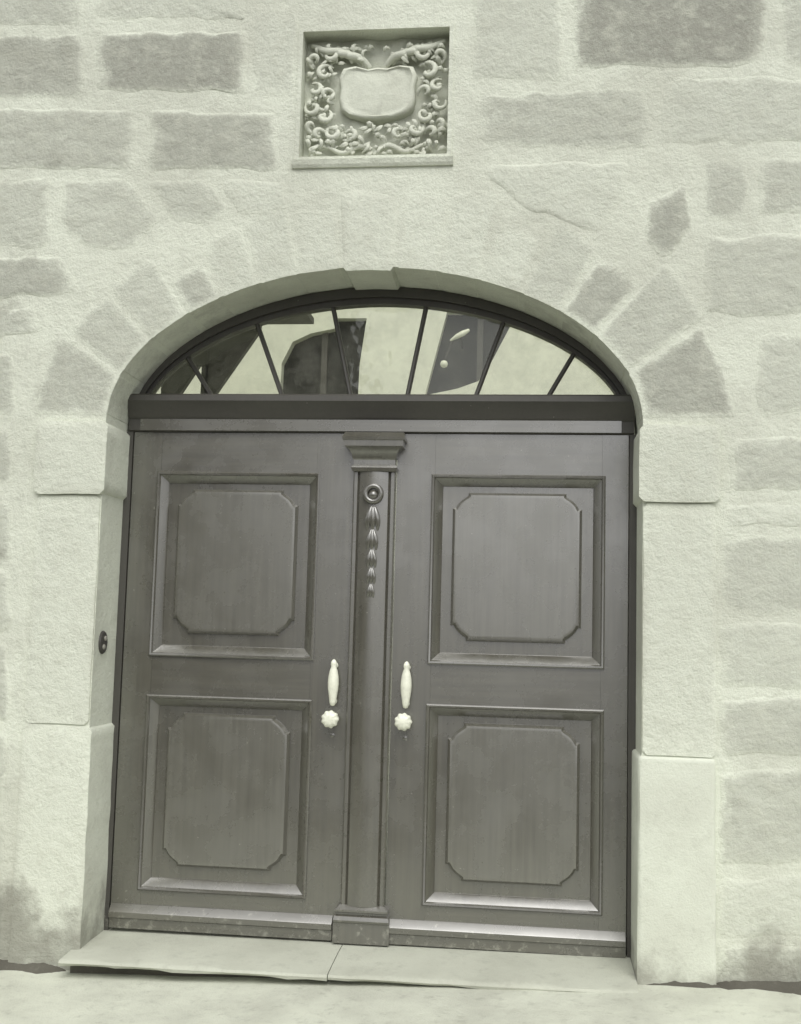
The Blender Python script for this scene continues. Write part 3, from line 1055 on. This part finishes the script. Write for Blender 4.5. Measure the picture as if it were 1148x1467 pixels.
# ------------------------------------------------------------------ bell on the reveal
bell = tag(empty('doorbell'), 'small dark oval doorbell plate fixed on the stone door reveal', 'doorbell')
bx = -1.3235
def oval_x(bm, yc, zc, ry, rz, prof, seg=22):
    rings = []
    for k, h in prof:
        rings.append([bm.verts.new((bx + h, yc + ry * k * math.cos(2 * math.pi * q / seg), zc + rz * k * math.sin(2 * math.pi * q / seg))) for q in range(seg)])
    for a, b in zip(rings, rings[1:]):
        for q in range(seg):
            j = (q + 1) % seg
            bm.faces.new((a[q], a[j], b[j], b[q]))
    bm.faces.new(rings[-1])
bm = bmesh.new()
oval_x(bm, 0.105, 1.477, 0.050, 0.058, [(1, -0.004), (1, 0.010), (0.9, 0.016), (0.75, 0.016)])
link_mesh('plate', bm, M_DARKMETAL, bell, smooth=40)
for zc, yc in ((1.497, 0.115), (1.455, 0.098)):
    bm = bmesh.new()
    oval_x(bm, yc, zc, 0.013, 0.013, [(1, 0.014), (1, 0.020), (0.7, 0.024)])
    link_mesh('button', bm, M_BUTTON, bell, smooth=40)

# ------------------------------------------------------------------ doorstep
step = tag(empty('doorstep'), 'worn low stone doorstep in slabs along the foot of the double door', 'step')
def slab(xa, xb, yf, zt_a, zt_b):
    bm = bmesh.new()
    nx = max(3, int((xb - xa) / 0.09))
    rows = []
    for i in range(nx + 1):
        x = xa + (xb - xa) * i / nx
        zt = zt_a + (zt_b - zt_a) * i / nx
        f = yf + rnd.uniform(-0.004, 0.004)
        prof = [(0.50, zt + 0.012), (0.12, zt + 0.004), (f + 0.03, zt - 0.010 + rnd.uniform(-0.006, 0.004)), (f + 0.008, zt - 0.016), (f, zt - 0.026), (f + 0.004, zt - 0.034 + rnd.uniform(-0.010, 0.006)), (f + 0.02, zt - 0.040), (0.50, zt - 0.040)]
        rows.append([bm.verts.new((x, y, z)) for y, z in prof])
    for u, v in zip(rows, rows[1:]):
        for k in range(8):
            j = (k + 1) % 8
            bm.faces.new((u[k], u[j], v[j], v[k]))
    bm.faces.new(rows[0])
    bm.faces.new(rows[-1][::-1])
    link_mesh('slab', bm, M_STEP, step, smooth=40)
slab(-1.345, -0.085, -0.155, 0.030, 0.040)
slab(-0.081, 1.297, -0.150, 0.040, 0.050)
bm = bmesh.new()
add_box(bm, -1.33, 1.29, -0.050, 0.5, -0.2, 0.002)
link_mesh('riser_base', bm, M_SOIL, step, smooth=0)

# ------------------------------------------------------------------ dirt gathered along the foot of the wall
def dirt(xa, xb, yw, wmin, wmax, label):
    bm = bmesh.new()
    n = int((xb - xa) / 0.03)
    prev = None
    for i in range(n + 1):
        x = xa + (xb - xa) * i / n
        wd = wmin + (wmax - wmin) * (0.5 + 0.5 * math.sin(x * 9.1 + 2 * math.sin(x * 3.7))) * rnd.uniform(0.6, 1.0)
        fade = min(1.0, (x - xa) / 0.12 + 0.1, (xb - x) / 0.12 + 0.1)
        wd *= fade
        g = ground_z(x, yw) - 0.014 * (1 - fade) + rnd.uniform(-0.006, 0.002)
        row = [bm.verts.new((x, yw + 0.02, g + 0.034 * fade + rnd.uniform(0, 0.010))), bm.verts.new((x, yw - wd * 0.4, g + 0.012 + rnd.uniform(0, 0.006))), bm.verts.new((x, yw - wd, g - 0.004))]
        if prev:
            for k in range(2):
                bm.faces.new((prev[k], row[k], row[k + 1], prev[k + 1]))
        prev = row
    tag(link_mesh('street_dirt', bm, M_SOIL, smooth=60), label, 'dirt', kind='stuff')
dirt(1.60, 5.0, 0.0, 0.05, 0.14, 'dark dirt gathered along the wall beyond the white guard stone')
dirt(1.31, 1.68, -0.034, 0.004, 0.030, 'dark dirt at the foot of the white guard stone')
dirt(-5.0, -1.36, -0.02, 0.02, 0.10, 'dark dirt in the corner between wall foot and doorstep')

# ------------------------------------------------------------------ the courtyard seen through the fanlight
hy = 6.0
house = tag(empty('courtyard_house'), 'pale plastered courtyard house glimpsed through the fanlight panes', 'building')
w1 = [(-1.85, 3.0), (-1.03, 3.0), (-1.00, 4.30), (-0.94, 4.79), (-1.26, 4.79), (-1.28, 4.68), (-1.53, 4.63), (-1.72, 4.54), (-1.83, 4.31)]
w2 = [(-0.31, 3.97), (0.02, 4.04), (0.24, 4.12), (0.36, 4.30), (0.50, 4.58), (0.60, 4.78), (0.80, 4.80), (0.80, 5.0), (0.45, 5.0), (0.42, 4.85), (-0.10, 4.85)]
bm = bmesh.new()
add_holed(bm, [(-7, -0.3), (5, -0.3), (5, 6.4), (-7, 6.4)], [w1, w2], hy, hy + 0.3)
link_mesh('wall', bm, M_PLASTER, house, smooth=0)
for wpoly in (w1, w2):
    xs = [p[0] for p in wpoly]
    zs = [p[1] for p in wpoly]
    bm = bmesh.new()
    add_box(bm, min(xs) - 0.05, max(xs) + 0.05, hy + 0.12, hy + 0.16, min(zs) - 0.05, max(zs) + 0.05)
    wn = link_mesh('window', bm, M_DARKGLASS, house, smooth=0)
    bm = bmesh.new()
    xm = (min(xs) + max(xs)) / 2
    add_box(bm, xm - 0.03, xm + 0.03, hy + 0.09, hy + 0.125, min(zs), max(zs))
    link_mesh('window_bar', bm, M_TIMBER, wn, smooth=0)
bm = bmesh.new()
add_profile_x(bm, [(hy - 0.5, 6.35), (hy - 0.5, 6.45), (hy + 3.5, 8.6), (hy + 3.5, 8.5)], -7.3, 5.3)
link_mesh('roof', bm, M_ROOF, house, smooth=0)

can = tag(empty('timber_canopy'), 'dark timber canopy with triangular brackets behind the fanlight corner', 'canopy')
bm = bmesh.new()
add_prism(bm, [(-2.6, 3.245), (-1.30, 3.245), (-1.30, 3.47), (-0.96, 3.47), (-0.96, 3.95), (-2.6, 3.95)], 1.60, 1.66)
link_mesh('fascia', bm, M_TIMBER, can, smooth=0)
for poly in ([(-1.555, 2.90), (-1.49, 3.03), (-1.355, 3.243), (-1.555, 3.243)], [(-1.31, 2.90), (-1.255, 3.03), (-0.965, 3.468), (-1.298, 3.468), (-1.31, 3.24)]):
    bm = bmesh.new()
    add_prism(bm, poly, 1.605, 1.655)
    link_mesh('bracket', bm, M_TIMBER, can, smooth=0)
for x in (-1.60, -1.335):
    bm = bmesh.new()
    add_box(bm, x, x + 0.045, 1.605, 1.655, -0.1, 3.244)
    link_mesh('post', bm, M_TIMBER, can, smooth=0)
bm = bmesh.new()
add_box(bm, -2.6, -0.93, 1.58, 3.2, 3.953, 4.0)
link_mesh('canopy_boards', bm, M_TIMBER, can, smooth=0)

glints = tag(empty('fanlight_glints'), 'small white shapes added to stand for bright glints in the fanlight', 'glints')  # white enamel pieces added in place of the bright glints in the panes
bm = bmesh.new()
pts = [(-0.05, hy - 0.12, 4.515), (0.02, hy - 0.14, 4.555), (0.08, hy - 0.14, 4.585), (0.14, hy - 0.12, 4.625)]
add_tube(bm, pts, [0.010, 0.026, 0.030, 0.016], 10)
link_mesh('glint_streak', bm, M_PORCELAIN, glints, smooth=60)
bm = bmesh.new()
add_tube(bm, [(0.06, hy - 0.12, 4.57), (0.06, hy + 0.13, 4.50)], [0.012, 0.012], 8)
link_mesh('bracket', bm, M_DARKMETAL, glints, smooth=60)
bm = bmesh.new()
add_lathe(bm, [(0.002, -0.04), (0.03, -0.03), (0.042, 0.0), (0.03, 0.03), (0.002, 0.04)], (-0.11, hy - 0.10, 4.275), 'Z', 14)
link_mesh('glint_dot', bm, M_PORCELAIN, glints, smooth=60)
bm = bmesh.new()
add_tube(bm, [(-0.11, hy - 0.10, 4.31), (-0.02, hy - 0.12, 4.53)], [0.008, 0.008], 8)
link_mesh('glint_link', bm, M_DARKMETAL, glints, smooth=60)

# ------------------------------------------------------------------ across the street: unseen house added to darken the door's reflections
opp = tag(empty('reflection_house'), 'unseen dark house added across the street to darken the door reflections', 'building')
oy = -13.0
bm = bmesh.new()
WO = [rect(x, x + 0.95, z, z + 1.4) for x in (-14.5, -12.2, -9.9, -7.6, -5.3) for z in (0.9, 3.7)]
add_holed(bm, [(-16, -0.5), (-3.4, -0.5), (-3.4, 6.0), (-16, 6.0)], WO, oy, oy - 0.3)
link_mesh('wall', bm, M_ROOF, opp, smooth=0)
for r_ in WO:
    bm = bmesh.new()
    add_box(bm, r_[0][0] - 0.03, r_[1][0] + 0.03, oy - 0.2, oy - 0.16, r_[0][1] - 0.03, r_[2][1] + 0.03)
    link_mesh('window', bm, M_DARKGLASS, opp, smooth=0)
bm = bmesh.new()
add_profile_x(bm, [(oy + 0.4, 5.9), (oy + 0.4, 6.0), (oy - 4.0, 8.8), (oy - 8.4, 6.0), (oy - 8.4, 5.9)], -16.3, -3.1)
link_mesh('roof', bm, M_ROOF, opp, smooth=0)
